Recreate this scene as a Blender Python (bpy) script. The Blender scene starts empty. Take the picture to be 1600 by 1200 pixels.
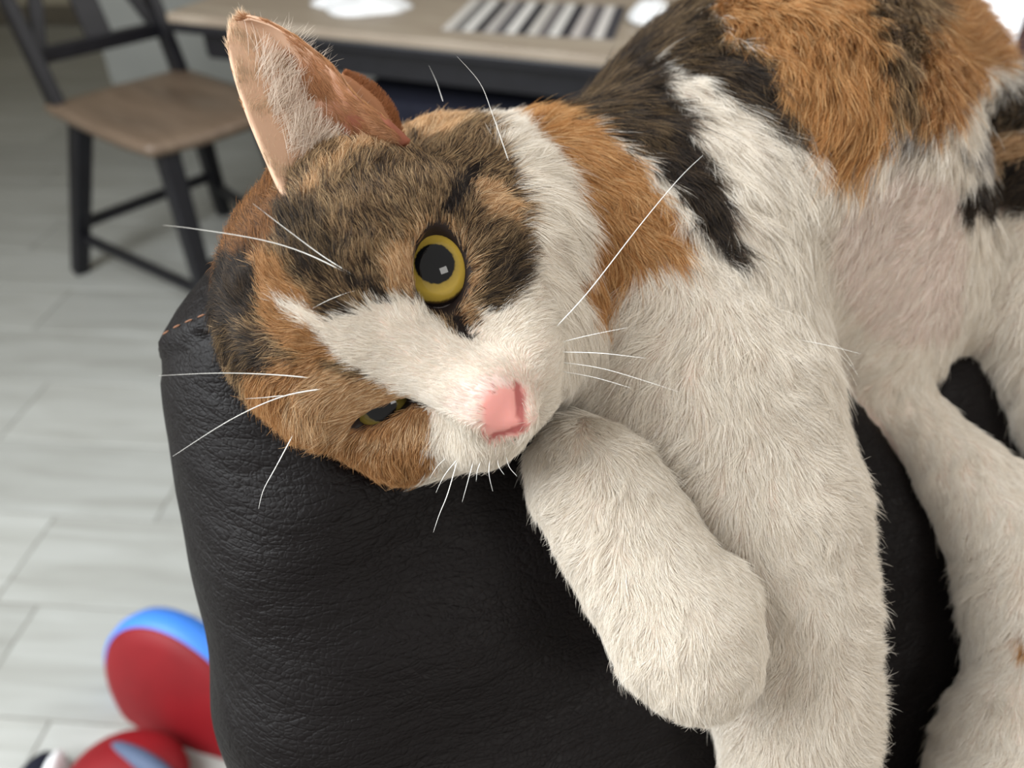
import bpy, bmesh, math, random
import numpy as np
from mathutils import Vector, Matrix
from mathutils.bvhtree import BVHTree
from mathutils.kdtree import KDTree

FUR = True
random.seed(7); rng = np.random.default_rng(7)
scene = bpy.context.scene
COL = scene.collection

# ------------------------------------------------------------------ camera
FPX = 1256.0                       # focal length in pixels of the 1600 px wide frame
PITCH = math.radians(38.0)
CAMZ = 1.30
cam_d = bpy.data.cameras.new('camera')
cam = bpy.data.objects.new('camera', cam_d); COL.objects.link(cam)
cam_d.sensor_width = 36.0
cam_d.lens = 36.0 * FPX / 1600.0
cam.location = (0, 0, CAMZ)
cam.rotation_euler = (math.pi / 2 - PITCH, 0, 0)
cam_d.clip_start = 0.01
cam_d.dof.use_dof = True
cam_d.dof.focus_distance = 0.235
cam_d.dof.aperture_fstop = 9.0
scene.camera = cam

# ------------------------------------------------------------------ world, daylight, exposure
world = bpy.data.worlds.new('world'); scene.world = world; world.use_nodes = True
wn = world.node_tree.nodes; wl = world.node_tree.links
wbg = wn['Background']; wbg.inputs['Color'].default_value = (1.0, 0.96, 0.905, 1); wbg.inputs['Strength'].default_value = 0.72
def area_light(name, loc, aim, sx, sy, watts, color):
    l = bpy.data.lights.new(name, 'AREA'); l.shape = 'RECTANGLE'; l.size = sx; l.size_y = sy
    l.energy = watts; l.color = color
    o = bpy.data.objects.new(name, l); COL.objects.link(o); o.location = loc
    o.rotation_euler = (Vector(aim) - Vector(loc)).to_track_quat('-Z', 'Y').to_euler()
    return o
area_light('daylight_glass_door', (-1.5, 0.1, 2.0), (-0.2, 0.4, 0.9), 1.5, 1.7, 85, (0.93, 0.97, 1.0))
area_light('daylight_front_window', (1.8, -1.9, 2.7), (0.0, 0.25, 1.15), 1.0, 0.8, 26, (1.0, 0.97, 0.92))
area_light('daylight_back_window', (1.7, 1.9, 2.3), (0.2, 0.35, 1.15), 0.9, 1.1, 20, (1.0, 0.98, 0.95))
scene.cycles.max_bounces = 7; scene.cycles.transmission_bounces = 5
scene.view_settings.view_transform = 'Standard'
scene.view_settings.look = 'None'
scene.view_settings.exposure = 0.1
scene.view_settings.gamma = 1.0
scene.view_settings.use_curve_mapping = False

# ------------------------------------------------------------------ helpers
CP, SP = math.cos(PITCH), math.sin(PITCH)
VR = np.array([1.0, 0, 0]); VU = np.array([0, SP, CP]); VF = np.array([0, CP, -SP]); VC = np.array([0, 0, CAMZ])
def to_world(q):                  # (right, up, depth) from the photographer's eye -> world
    q = np.asarray(q, float)
    return VC + q[..., 0:1] * VR + q[..., 1:2] * VU + q[..., 2:3] * VF
def ray_px(px, py):
    return np.array([(px - 800) / FPX, (600 - py) / FPX, 1.0])
def cs(px, py, d):                # pixel and depth -> eye space
    return ray_px(px, py) * d
def at(px, py, d):
    return to_world(cs(px, py, d))
def on_z(px, py, z):              # the point of a horizontal plane seen at a pixel
    v = to_world(ray_px(px, py)) - VC
    return VC + v * ((z - CAMZ) / v[2])
def srgb(r, g, b):
    f = lambda c: (c / 12.92 if c <= 0.04045 else ((c + 0.055) / 1.055) ** 2.4)
    return (f(r / 255), f(g / 255), f(b / 255))

def link(o, parent=None):
    COL.objects.link(o)
    if parent is not None:
        o.parent = parent
    return o
def empty(name, loc, rz=0):
    o = bpy.data.objects.new(name, None); COL.objects.link(o); o.location = loc; o.rotation_euler = (0, 0, rz)
    o.empty_display_size = 0.05
    return o
def tag(o, label, cat=None, group=None, kind=None):
    o['label'] = label
    if cat: o['category'] = cat
    if group: o['group'] = group
    if kind: o['kind'] = kind
    return o
def mesh_obj(name, verts, faces, mat=None, parent=None, smooth=True, world_coords=True):
    me = bpy.data.meshes.new(name)
    v = np.asarray(verts, float)
    if parent is not None and world_coords:
        v = v - np.array(parent_origin(parent))
    me.from_pydata(v.tolist(), [], [tuple(int(i) for i in f) for f in faces])
    if mat: me.materials.append(mat)
    if smooth: me.polygons.foreach_set('use_smooth', np.ones(len(me.polygons), bool))
    me.update()
    o = bpy.data.objects.new(name, me)
    return link(o, parent)
def parent_origin(p):
    v = Vector((0, 0, 0))
    while p is not None:
        v = v + p.location; p = p.parent
    return v

# ------------------------------------------------------------------ materials
def new_mat(name, rough=0.5, color=(0.8, 0.8, 0.8), spec=0.5):
    m = bpy.data.materials.new(name); m.use_nodes = True
    b = m.node_tree.nodes['Principled BSDF']
    b.inputs['Base Color'].default_value = (*color, 1); b.inputs['Roughness'].default_value = rough
    b.inputs['Specular IOR Level'].default_value = spec
    return m, m.node_tree.nodes, m.node_tree.links, b
def N(nodes, t, **kw):
    n = nodes.new(t)
    for k, v in kw.items():
        if k in n.inputs.keys(): n.inputs[k].default_value = v
        else: setattr(n, k, v)
    return n
def ramp(nodes, stops):
    r = nodes.new('ShaderNodeValToRGB'); el = r.color_ramp.elements
    el.remove(el[1])
    el[0].position = stops[0][0]; el[0].color = (*stops[0][1][:3], 1)
    for p, c in stops[1:]:
        e = el.new(p); e.color = (*c[:3], 1)
    return r

def leather_material():
    m, n, l, b = new_mat('black_leather', 0.42, srgb(16, 13, 13), 0.11)
    tc = N(n, 'ShaderNodeTexCoord')
    mp = N(n, 'ShaderNodeMapping'); mp.inputs['Scale'].default_value = (1, 1, 1.6); l.new(tc.outputs['Object'], mp.inputs['Vector'])
    wp = N(n, 'ShaderNodeTexNoise', Scale=22.0, Detail=3.0); l.new(mp.outputs[0], wp.inputs['Vector'])
    vm = N(n, 'ShaderNodeVectorMath', operation='MULTIPLY_ADD'); vm.inputs[1].default_value = (0.012,) * 3
    l.new(wp.outputs['Color'], vm.inputs[0]); l.new(mp.outputs[0], vm.inputs[2])
    v1 = N(n, 'ShaderNodeTexVoronoi', Scale=420.0); v1.feature = 'DISTANCE_TO_EDGE'; l.new(vm.outputs[0], v1.inputs['Vector'])
    mp2 = N(n, 'ShaderNodeMapping'); mp2.inputs['Scale'].default_value = (0.55, 1.3, 2.2); mp2.inputs['Rotation'].default_value = (0.2, 0.25, 0.1)
    l.new(vm.outputs[0], mp2.inputs['Vector'])
    v2 = N(n, 'ShaderNodeTexVoronoi', Scale=110.0); v2.feature = 'DISTANCE_TO_EDGE'; l.new(mp2.outputs[0], v2.inputs['Vector'])
    v2r = ramp(n, [(0.0, (0, 0, 0)), (0.12, (1, 1, 1))]); l.new(v2.outputs['Distance'], v2r.inputs[0])
    v1r = ramp(n, [(0.0, (0, 0, 0)), (0.22, (1, 1, 1))]); l.new(v1.outputs['Distance'], v1r.inputs[0])
    n3 = N(n, 'ShaderNodeTexNoise', Scale=30.0, Detail=4.0); l.new(mp2.outputs[0], n3.inputs['Vector'])
    b3 = N(n, 'ShaderNodeBump', Strength=0.4, Distance=0.005); l.new(n3.outputs['Fac'], b3.inputs['Height'])
    b2 = N(n, 'ShaderNodeBump', Strength=0.32, Distance=0.0005); l.new(v2r.outputs[0], b2.inputs['Height']); l.new(b3.outputs[0], b2.inputs['Normal'])
    b1 = N(n, 'ShaderNodeBump', Strength=0.4, Distance=0.0003); l.new(v1r.outputs[0], b1.inputs['Height']); l.new(b2.outputs[0], b1.inputs['Normal'])
    l.new(b1.outputs[0], b.inputs['Normal'])
    rr = ramp(n, [(0.3, (0.44,) * 3), (0.7, (0.60,) * 3)]); l.new(n3.outputs['Fac'], rr.inputs[0]); l.new(rr.outputs[0], b.inputs['Roughness'])
    return m

def plain(name, rgb, rough=0.6, spec=0.4, var=0.12, scale=18.0, bump=0.0):
    m, n, l, b = new_mat(name, rough, srgb(*rgb), spec)
    tc = N(n, 'ShaderNodeTexCoord')
    nz = N(n, 'ShaderNodeTexNoise', Scale=scale, Detail=4.0); l.new(tc.outputs['Object'], nz.inputs['Vector'])
    c = srgb(*rgb)
    r = ramp(n, [(0.3, tuple(x * (1 - var) for x in c)), (0.7, tuple(min(1, x * (1 + var)) for x in c))])
    l.new(nz.outputs['Fac'], r.inputs[0]); l.new(r.outputs[0], b.inputs['Base Color'])
    if bump:
        bp = N(n, 'ShaderNodeBump', Strength=bump, Distance=0.002); l.new(nz.outputs['Fac'], bp.inputs['Height']); l.new(bp.outputs[0], b.inputs['Normal'])
    return m

# ------------------------------------------------------------------ implicit surfaces (sparse surface nets)
def smin(a, b, k):
    h = np.maximum(k - np.abs(a - b), 0.0) / k
    return np.minimum(a, b) - h * h * k * 0.25
class Ell:
    def __init__(s, c, r, B=None):
        s.c = np.asarray(c, float); s.r = np.asarray(r, float) * np.ones(3); s.B = None if B is None else np.asarray(B, float)
        s.rad = s.r.max()
    def __call__(s, p):
        q = p - s.c
        if s.B is not None: q = q @ s.B.T
        u = q / s.r; k0 = np.sqrt(np.einsum('ij,ij->i', u, u)); u = u / s.r; k1 = np.sqrt(np.einsum('ij,ij->i', u, u)) + 1e-9
        return k0 * (k0 - 1) / k1
    def ball(s): return s.c, s.rad
class Cone:
    def __init__(s, a, b, ra, rb):
        s.a = np.asarray(a, float); s.b = np.asarray(b, float); s.ra = ra; s.rb = rb
    def __call__(s, p):
        ab = s.b - s.a; q = p - s.a
        t = np.clip((q @ ab) / (ab @ ab), 0, 1)
        t2 = t * t * (3 - 2 * t)
        q = q - t[:, None] * ab
        return np.sqrt(np.einsum('ij,ij->i', q, q)) - (s.ra + (s.rb - s.ra) * (0.5 * t + 0.5 * t2))
    def ball(s): return (s.a + s.b) / 2, np.linalg.norm(s.b - s.a) / 2 + max(s.ra, s.rb)
def chain(pts):
    out = []
    for (a, b) in zip(pts[:-1], pts[1:]):
        out.append(Cone(cs(*a[:3]), cs(*b[:3]), a[3], b[3]))
    return out
FAR = 0.06
class Group:
    def __init__(s, prims, k):
        s.items = [((pr[0], pr[1]) if isinstance(pr, tuple) else (pr, k)) for pr in prims]
        s.balls = [it[0].ball() for it in s.items]
        s.c = np.mean([c for c, r in s.balls], 0); s.r = max(np.linalg.norm(c - s.c) + r for c, r in s.balls)
    def __call__(s, p):
        f = np.full(len(p), FAR)
        q = p - s.c; near = np.flatnonzero(np.einsum('ij,ij->i', q, q) < (s.r + FAR) ** 2)
        if not len(near): return f
        pn = p[near]; g = np.full(len(pn), FAR)
        for (pr, kk), (c, r) in zip(s.items, s.balls):
            q = pn - c
            m = np.flatnonzero(np.einsum('ij,ij->i', q, q) < (r + FAR) ** 2)
            if len(m): g[m] = smin(g[m], pr(pn[m]), kk)
        f[near] = g
        return f

def surface_nets(f, lo, hi, h, B=8):
    """Sparse surface nets: only blocks of B cells near the surface are sampled."""
    lo = np.asarray(lo, float); n = np.ceil((np.asarray(hi) - lo) / (h * B)).astype(int)
    g = np.stack(np.meshgrid(*[np.arange(k) for k in n], indexing='ij'), -1).reshape(-1, 3)
    cen = lo + (g + 0.5) * B * h
    near = np.abs(f(cen)) < B * h * 1.1
    g = g[near]
    loc = np.stack(np.meshgrid(*[np.arange(B + 1)] * 3, indexing='ij'), -1)
    nx = (n * B + 2).astype(np.int64)
    pts = (g[:, None, None, None, :] * B + loc[None]).reshape(-1, 3)
    V = f(lo + pts * h).reshape(-1, B + 1, B + 1, B + 1)
    # cells
    corners = [(i, j, k) for i in (0, 1) for j in (0, 1) for k in (0, 1)]
    cv = {c: V[:, c[0]:B + c[0], c[1]:B + c[1], c[2]:B + c[2]] for c in corners}
    neg = sum((cv[c] < 0).astype(np.int8) for c in corners)
    act = np.argwhere((neg > 0) & (neg < 8))
    bi, ii = act[:, 0], act[:, 1:]
    cell = g[bi] * B + ii
    vals = {c: V[bi, ii[:, 0] + c[0], ii[:, 1] + c[1], ii[:, 2] + c[2]] for c in corners}
    acc = np.zeros((len(cell), 3)); cnt = np.zeros(len(cell))
    for c in corners:
        for ax in range(3):
            if c[ax] == 0:
                d = list(c); d[ax] = 1; d = tuple(d)
                a, b = vals[c], vals[d]
                x = (a < 0) != (b < 0)
                t = np.where(x, a / np.where(a == b, 1, a - b), 0)
                pt = np.tile(np.array(c, float), (len(cell), 1)); pt[:, ax] = t
                acc[x] += pt[x]; cnt[x] += 1
    verts = lo + (cell + acc / np.maximum(cnt, 1)[:, None]) * h
    key = (cell[:, 0] * nx[1] + cell[:, 1]) * nx[2] + cell[:, 2]
    order = np.argsort(key); sk = key[order]
    def look(c):
        k = (c[:, 0] * nx[1] + c[:, 1]) * nx[2] + c[:, 2]
        p = np.clip(np.searchsorted(sk, k), 0, len(sk) - 1)
        return np.where(sk[p] == k, order[p], -1)
    faces = []
    for ax in range(3):
        u, w = (ax + 1) % 3, (ax + 2) % 3
        d = [0, 0, 0]; d[ax] = 1
        a, b = vals[(0, 0, 0)], vals[tuple(d)]
        e = (a < 0) != (b < 0)
        c0 = cell[e]; du = np.zeros(3, int); du[u] = 1; dw = np.zeros(3, int); dw[w] = 1
        q = np.stack([look(c0 - du - dw), look(c0 - dw), look(c0), look(c0 - du)], 1)
        ok = (q >= 0).all(1)
        flip = (a[e] < 0)
        q = np.where(flip[:, None], q, q[:, ::-1])
        faces.append(q[ok])
    return verts, np.concatenate(faces)
def gradient(f, p, e=4e-4):
    g = np.zeros_like(p)
    for a in range(3):
        d = np.zeros(3); d[a] = e
        g[:, a] = f(p + d) - f(p - d)
    return g / (np.linalg.norm(g, axis=1)[:, None] + 1e-12)
def unit(v):
    v = np.asarray(v, float); return v / np.linalg.norm(v)

# ------------------------------------------------------------------ floor of wood-look planks
def plank_material():
    m, n, l, b = new_mat('grey_wood_plank', 0.42, srgb(188, 187, 180), 0.4)
    tc = N(n, 'ShaderNodeTexCoord'); oi = N(n, 'ShaderNodeObjectInfo')
    of = N(n, 'ShaderNodeVectorMath', operation='MULTIPLY_ADD'); of.inputs[1].default_value = (7, 3, 0); l.new(oi.outputs['Random'], of.inputs[0]); l.new(tc.outputs['Object'], of.inputs[2])
    mp = N(n, 'ShaderNodeMapping'); mp.inputs['Scale'].default_value = (1.3, 13, 1); l.new(of.outputs[0], mp.inputs['Vector'])
    nz = N(n, 'ShaderNodeTexNoise', Scale=1.6, Detail=6.0, Roughness=0.6, Distortion=0.8); l.new(mp.outputs[0], nz.inputs['Vector'])
    r = ramp(n, [(0.25, srgb(144, 144, 138)), (0.45, srgb(160, 161, 156)), (0.7, srgb(173, 175, 171))]); l.new(nz.outputs['Fac'], r.inputs[0])
    mr = N(n, 'ShaderNodeMapRange'); mr.inputs['To Min'].default_value = 0.88; mr.inputs['To Max'].default_value = 1.04; l.new(oi.outputs['Random'], mr.inputs['Value'])
    mu = N(n, 'ShaderNodeVectorMath', operation='SCALE'); l.new(r.outputs[0], mu.inputs[0]); l.new(mr.outputs[0], mu.inputs['Scale'])
    l.new(mu.outputs[0], b.inputs['Base Color'])
    bp = N(n, 'ShaderNodeBump', Strength=0.15, Distance=0.002); l.new(nz.outputs['Fac'], bp.inputs['Height']); l.new(bp.outputs[0], b.inputs['Normal'])
    return m
def box_mesh(name, hx_, hy_, hz_, mat, bev=0.0, seg=2):
    bm = bmesh.new(); bmesh.ops.create_cube(bm, size=2.0); bmesh.ops.scale(bm, vec=(hx_, hy_, hz_), verts=bm.verts)
    if bev: bmesh.ops.bevel(bm, geom=list(bm.edges), offset=bev, segments=seg, profile=0.5, affect='EDGES')
    me = bpy.data.meshes.new(name); bm.to_mesh(me); bm.free(); me.materials.append(mat)
    return me
M_GROUT = plain('grey_grout', (132, 130, 123), 0.85, 0.2, 0.08, 60)
floor = bpy.data.objects.new('floor', box_mesh('floor', 4.6, 4.4, 0.02, M_GROUT)); link(floor)
floor.location = (-0.4, 2.6, -0.0225); floor['kind'] = 'structure'; floor['label'] = 'pale grey wood-look plank floor'
M_PLANK = plank_material()
PANG = math.radians(-4.6); PW, PL = 0.227, 1.22
pu = np.array([math.cos(PANG), math.sin(PANG), 0]); pv = np.array([-math.sin(PANG), math.cos(PANG), 0])
plank_me = box_mesh('plank', PL / 2 - 0.0016, PW / 2 - 0.0016, 0.004, M_PLANK, 0.0012, 1)
p0 = np.array([-0.999, 0.974, 0.0]); known = {-1: -0.93, 1: -0.76, 2: -1.23, 4: -1.37}
for row in range(-5, 18):
    vc = (row + 0.5) * PW
    off = known.get(row, -1.0 + ((row * 0.417) % 1.0) * PL)
    x_at = p0 + pv * vc
    u0 = (off - x_at[0]) / pu[0]
    for k in range(-3, 4):
        c = p0 + pv * vc + pu * (u0 + (k + 0.5) * PL)
        if not (-4.2 < c[0] < 3.6): continue
        o = bpy.data.objects.new('plank', plank_me); link(o, floor); o.rotation_euler = (0, 0, PANG)
        o.location = Vector(c) - floor.location + Vector((0, 0, -0.004))

# ------------------------------------------------------------------ back wall, baseboard, bright window
M_WALL = plain('beige_paint', (176, 170, 152), 0.9, 0.2, 0.03, 6)
wall = bpy.data.objects.new('wall_back', box_mesh('wall_back', 4.6, 0.05, 1.3, M_WALL)); link(wall); wall.location = (-0.4, 5.35, 1.3); wall['kind'] = 'structure'; wall['label'] = 'beige painted wall behind the table'
M_DARKWOOD = plain('dark_stained_wood', (22, 22, 27), 0.4, 0.4, 0.2, 30)
wl_ = bpy.data.objects.new('wall_left', box_mesh('wall_left', 0.05, 2.2, 1.3, M_WALL)); link(wl_); wl_.location = (-3.6, 3.2, 1.3); wl_['kind'] = 'structure'; wl_['label'] = 'unseen beige side wall added to darken the far room'  # out of view, added to block world light from the far room
ce = bpy.data.objects.new('ceiling', box_mesh('ceiling', 4.6, 2.2, 0.04, plain('ceiling_paint', (226, 224, 218), 0.95, 0.1, 0.02, 5))); link(ce); ce.location = (-0.4, 3.3, 2.64); ce['kind'] = 'structure'; ce['label'] = 'unseen white slab overhead added to darken the far room'  # unseen, added over the far half so less world light reaches the floor
bb = bpy.data.objects.new('baseboard_back', box_mesh('baseboard_back', 4.6, 0.008, 0.05, plain('baseboard_paint', (110, 104, 92), 0.6))); link(bb); bb.location = (-0.4, 5.293, 0.05); bb['kind'] = 'structure'
# window at the far right, daylight behind its pane
wr = empty('window_1', (1.78, 2.95, 0.0), math.radians(-30)); wr['kind'] = 'structure'; wr['label'] = 'bright daylit glass door in a dark brown frame'
M_FRAME = plain('brown_frame', (92, 66, 66), 0.5, 0.4, 0.1, 20)
m_pane = bpy.data.materials.new('daylit_glass'); m_pane.use_nodes = True
em = N(m_pane.node_tree.nodes, 'ShaderNodeEmission', Color=(0.95, 0.98, 1.0, 1), Strength=1.6)
m_pane.node_tree.links.new(em.outputs[0], m_pane.node_tree.nodes['Material Output'].inputs['Surface'])
def boxpart(name, parent, c, half, mat, bev=0.004, rot=None):
    o = bpy.data.objects.new(name, box_mesh(name, *half, mat, bev)); link(o, parent); o.location = c
    if rot is not None: o.rotation_euler = rot
    return o
boxpart('pane', wr, (-0.42, 0, 1.05), (0.40, 0.004, 1.0), m_pane, 0)
boxpart('window_frame', wr, (0.06, 0, 1.05), (0.08, 0.03, 1.05), M_FRAME)
boxpart('window_frame', wr, (-0.88, 0, 1.05), (0.06, 0.03, 1.05), M_FRAME)
boxpart('window_frame', wr, (-0.42, 0, 0.03), (0.40, 0.03, 0.03), M_FRAME)
boxpart('window_frame', wr, (-0.42, 0, 2.07), (0.40, 0.03, 0.03), M_FRAME)

# ------------------------------------------------------------------ low grey cabinet by the wall
M_GREYCAB = plain('grey_laminate', (150, 153, 150), 0.5, 0.4, 0.03, 8)
cab = empty('low_cabinet', (-1.16, 3.76, 0)); tag(cab, 'pale grey low cabinet on the floor beyond the chair and the table', 'cabinet')
boxpart('body', cab, (0, 0, 0.40), (0.58, 0.20, 0.36), M_GREYCAB)
boxpart('plinth', cab, (0, 0.01, 0.022), (0.56, 0.18, 0.025), M_DARKWOOD)
boxpart('top', cab, (0, 0, 0.775), (0.59, 0.21, 0.015), M_GREYCAB)
for sx in (-1, 1):
    d = boxpart('door', cab, (sx * 0.288, -0.209, 0.40), (0.284, 0.009, 0.35), M_GREYCAB)
    boxpart('handle', d, (-sx * 0.24, -0.016, 0.15), (0.006, 0.009, 0.06), M_DARKWOOD, 0.002)

# ------------------------------------------------------------------ dining chair
M_SEATWOOD = None
def wood_material(name, c0, c1, rough=0.45, sc=(2, 22, 2)):
    m, n, l, b = new_mat(name, rough, srgb(*c0), 0.4)
    tc = N(n, 'ShaderNodeTexCoord'); mp = N(n, 'ShaderNodeMapping'); mp.inputs['Scale'].default_value = sc; l.new(tc.outputs['Object'], mp.inputs['Vector'])
    nz = N(n, 'ShaderNodeTexNoise', Scale=2.2, Detail=6.0, Distortion=1.2); l.new(mp.outputs[0], nz.inputs['Vector'])
    r = ramp(n, [(0.3, srgb(*c0)), (0.7, srgb(*c1))]); l.new(nz.outputs['Fac'], r.inputs[0]); l.new(r.outputs[0], b.inputs['Base Color'])
    return m
M_SEATWOOD = wood_material('weathered_seat_wood', (98, 82, 68), (124, 107, 91), 0.38)
SEATZ = 0.54
ch_f = unit((0.776, -0.63, 0)); ch_w = unit((0.545, 0.839, 0))
sc_ = (CAMZ - SEATZ) / (CAMZ - 0.54)
bl = on_z(66, 162, SEATZ)                                     # back corner of the seat by the tall post
CHW, CHD = 0.46, 0.56
ch_c = bl + ch_f * CHD / 2 + ch_w * CHW / 2
chair = empty('dining_chair', (ch_c[0], ch_c[1], 0), math.atan2(ch_f[1], ch_f[0]))
tag(chair, 'black wooden dining chair with X back and brown wooden seat by the table', 'chair')
# local frame: x forward, y across (towards +left of forward)
def seat_mesh():
    bm = bmesh.new(); nx_, ny_ = 24, 20; top = {}; bot = {}
    for i in range(nx_ + 1):
        for j in range(ny_ + 1):
            a, b = i / nx_ * 2 - 1, j / ny_ * 2 - 1
            # square pushed towards a rounded outline
            w = 1 - 0.10 * max(0, a) ** 2 * b * b - 0.03 * b * b
            x = a * CHD / 2 * (1 - 0.10 * b * b * (a > 0) - 0.02 * b * b); y = b * CHW / 2 * (1 - 0.10 * max(0, a) ** 2 + 0.03 * a)
            dish = -0.012 * math.exp(-((abs(b) - 0.45) / 0.3) ** 2) * math.exp(-((a + 0.1) / 0.6) ** 2)
            edge = -0.010 * max(abs(a), abs(b)) ** 12
            top[i, j] = bm.verts.new((x, y, dish + edge)); bot[i, j] = bm.verts.new((x * 0.97, y * 0.97, -0.036))
    for i in range(nx_):
        for j in range(ny_):
            bm.faces.new((top[i, j], top[i + 1, j], top[i + 1, j + 1], top[i, j + 1])); bm.faces.new((bot[i, j], bot[i, j + 1], bot[i + 1, j + 1], bot[i + 1, j]))
    ring = [(i, 0) for i in range(nx_)] + [(nx_, j) for j in range(ny_)] + [(i, ny_) for i in range(nx_, 0, -1)] + [(0, j) for j in range(ny_, 0, -1)]
    for k in range(len(ring)):
        a, b = ring[k], ring[(k + 1) % len(ring)]
        bm.faces.new((bot[a], bot[b], top[b], top[a]))
    me = bpy.data.meshes.new('seat'); bm.to_mesh(me); bm.free(); me.materials.append(M_SEATWOOD)
    me.polygons.foreach_set('use_smooth', np.ones(len(me.polygons), bool)); return me
s_ = bpy.data.objects.new('seat', seat_mesh()); link(s_, chair); s_.location = (0, 0, SEATZ)
def bar(name, a, b, w, t, mat, parent, w2=None, t2=None, side=(1, 0, 0)):
    """a tapered bar of rectangular section from a to b"""
    a, b = Vector(a), Vector(b); d = (b - a).normalized(); s = Vector(side); s = (s - d * s.dot(d)).normalized(); u = d.cross(s)
    w2 = w if w2 is None else w2; t2 = t if t2 is None else t2
    bm = bmesh.new(); r = []
    for p, ww, tt in ((a, w, t), (b, w2, t2)):
        r.append([bm.verts.new(p + s * (sx * ww / 2) + u * (sy * tt / 2)) for sx, sy in ((-1, -1), (1, -1), (1, 1), (-1, 1))])
    for k in range(4): bm.faces.new((r[0][k], r[0][(k + 1) % 4], r[1][(k + 1) % 4], r[1][k]))
    bm.faces.new(r[0][::-1]); bm.faces.new(r[1])
    bmesh.ops.bevel(bm, geom=list(bm.edges), offset=min(w, t, w2, t2) * 0.14, segments=2, profile=0.5, affect='EDGES')
    me = bpy.data.meshes.new(name); bm.to_mesh(me); bm.free(); me.materials.append(mat)
    o = bpy.data.objects.new(name, me); link(o, parent); return o
bx_, by_, fx_, fy_ = -CHD / 2 + 0.10, CHW / 2 - 0.06, CHD / 2 - 0.07, CHW / 2 - 0.08
LEGT = {('b', -1): (bx_, -by_), ('b', 1): (bx_, by_), ('f', -1): (fx_, -fy_), ('f', 1): (fx_, fy_)}
LEGB = {k: (x + (-0.14 if k[0] == 'b' else 0.07), y + (0.10 if k[0] == 'b' else 0.03) * k[1]) for k, (x, y) in LEGT.items()}
for k in LEGT:
    bar('leg', (*LEGB[k], 0), (*LEGT[k], SEATZ - 0.034), 0.044, 0.044, M_DARKWOOD, chair, 0.052, 0.052)
def leg_at(k, z):
    t = z / (SEATZ - 0.034); return tuple(LEGB[k][i] * (1 - t) + LEGT[k][i] * t for i in (0, 1)) + (z,)
for s in (-1, 1): bar('stretcher', leg_at(('b', s), 0.13), leg_at(('f', s), 0.10), 0.022, 0.030, M_DARKWOOD, chair, side=(0, 1, 0))
bar('stretcher', leg_at(('b', -1), 0.17), leg_at(('b', 1), 0.17), 0.022, 0.030, M_DARKWOOD, chair)
bar('stretcher', leg_at(('f', -1), 0.17), leg_at(('f', 1), 0.17), 0.022, 0.030, M_DARKWOOD, chair)
PB = {s: (-CHD / 2 + 0.035, s * (CHW / 2 - 0.035), SEATZ - 0.012) for s in (-1, 1)}; PT = {s: (-CHD / 2 - 0.13, s * (CHW / 2 - 0.03), SEATZ + 0.50) for s in (-1, 1)}
def post_at(s, t): return tuple(PB[s][i] * (1 - t) + PT[s][i] * t for i in range(3))
for s in (-1, 1): bar('back_post', PB[s], PT[s], 0.056, 0.034, M_DARKWOOD, chair, 0.048, 0.030)
bar('lower_rail', post_at(-1, 0.24), post_at(1, 0.24), 0.022, 0.042, M_DARKWOOD, chair)
bar('top_rail', post_at(-1, 0.95), post_at(1, 0.95), 0.026, 0.085, M_DARKWOOD, chair)
mid = lambda t, q: tuple(post_at(-1, t)[i] * (1 - q) + post_at(1, t)[i] * q for i in range(3))
bar('splat', mid(0.26, 0.5), mid(0.92, 0.5), 0.016, 0.075, M_DARKWOOD, chair)
bar('cross_brace', mid(0.27, 0.06), mid(0.92, 0.40), 0.016, 0.036, M_DARKWOOD, chair)
bar('cross_brace', mid(0.27, 0.94), mid(0.92, 0.60), 0.016, 0.036, M_DARKWOOD, chair)

# ------------------------------------------------------------------ dining table and what lies on it
TABZ = 0.76
M_TABTOP = wood_material('weathered_table_wood', (140, 126, 110), (168, 156, 140), 0.45, (1.5, 16, 2))
tA, tB = on_z(258, 20, TABZ), on_z(1000, 94, TABZ)
t_u = unit(tB - tA); t_v = np.array([-t_u[1], t_u[0], 0])
TL, TD = 1.75, 0.95
t_c = tA + t_u * TL / 2 + t_v * TD / 2
table = empty('dining_table', (t_c[0], t_c[1], 0), math.atan2(t_u[1], t_u[0]))
tag(table, 'dining table with grey-brown wooden top and black painted base', 'table')
tt = boxpart('tabletop', table, (0, 0, TABZ - 0.012), (TL / 2, TD / 2, 0.012), M_TABTOP, 0.004)
boxpart('table_edge', table, (0, 0, TABZ - 0.037), (TL / 2 - 0.004, TD / 2 - 0.004, 0.0135), M_DARKWOOD, 0.006)
for s in (-1, 1):
    boxpart('apron', table, (0, s * (TD / 2 - 0.06), TABZ - 0.085), (TL / 2 - 0.07, 0.012, 0.038), M_DARKWOOD, 0.003)
    boxpart('apron', table, (s * (TL / 2 - 0.06), 0, TABZ - 0.085), (0.012, TD / 2 - 0.07, 0.038), M_DARKWOOD, 0.003)
    boxpart('trestle', table, (s * 0.40, 0, 0.38), (0.035, 0.16, 0.325), M_DARKWOOD, 0.006)
    boxpart('trestle_foot', table, (s * 0.40, 0, 0.03), (0.05, 0.17, 0.03), M_DARKWOOD, 0.008)
boxpart('crossbar', table, (0, 0, 0.25), (0.40, 0.02, 0.05), M_DARKWOOD, 0.004)
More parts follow.
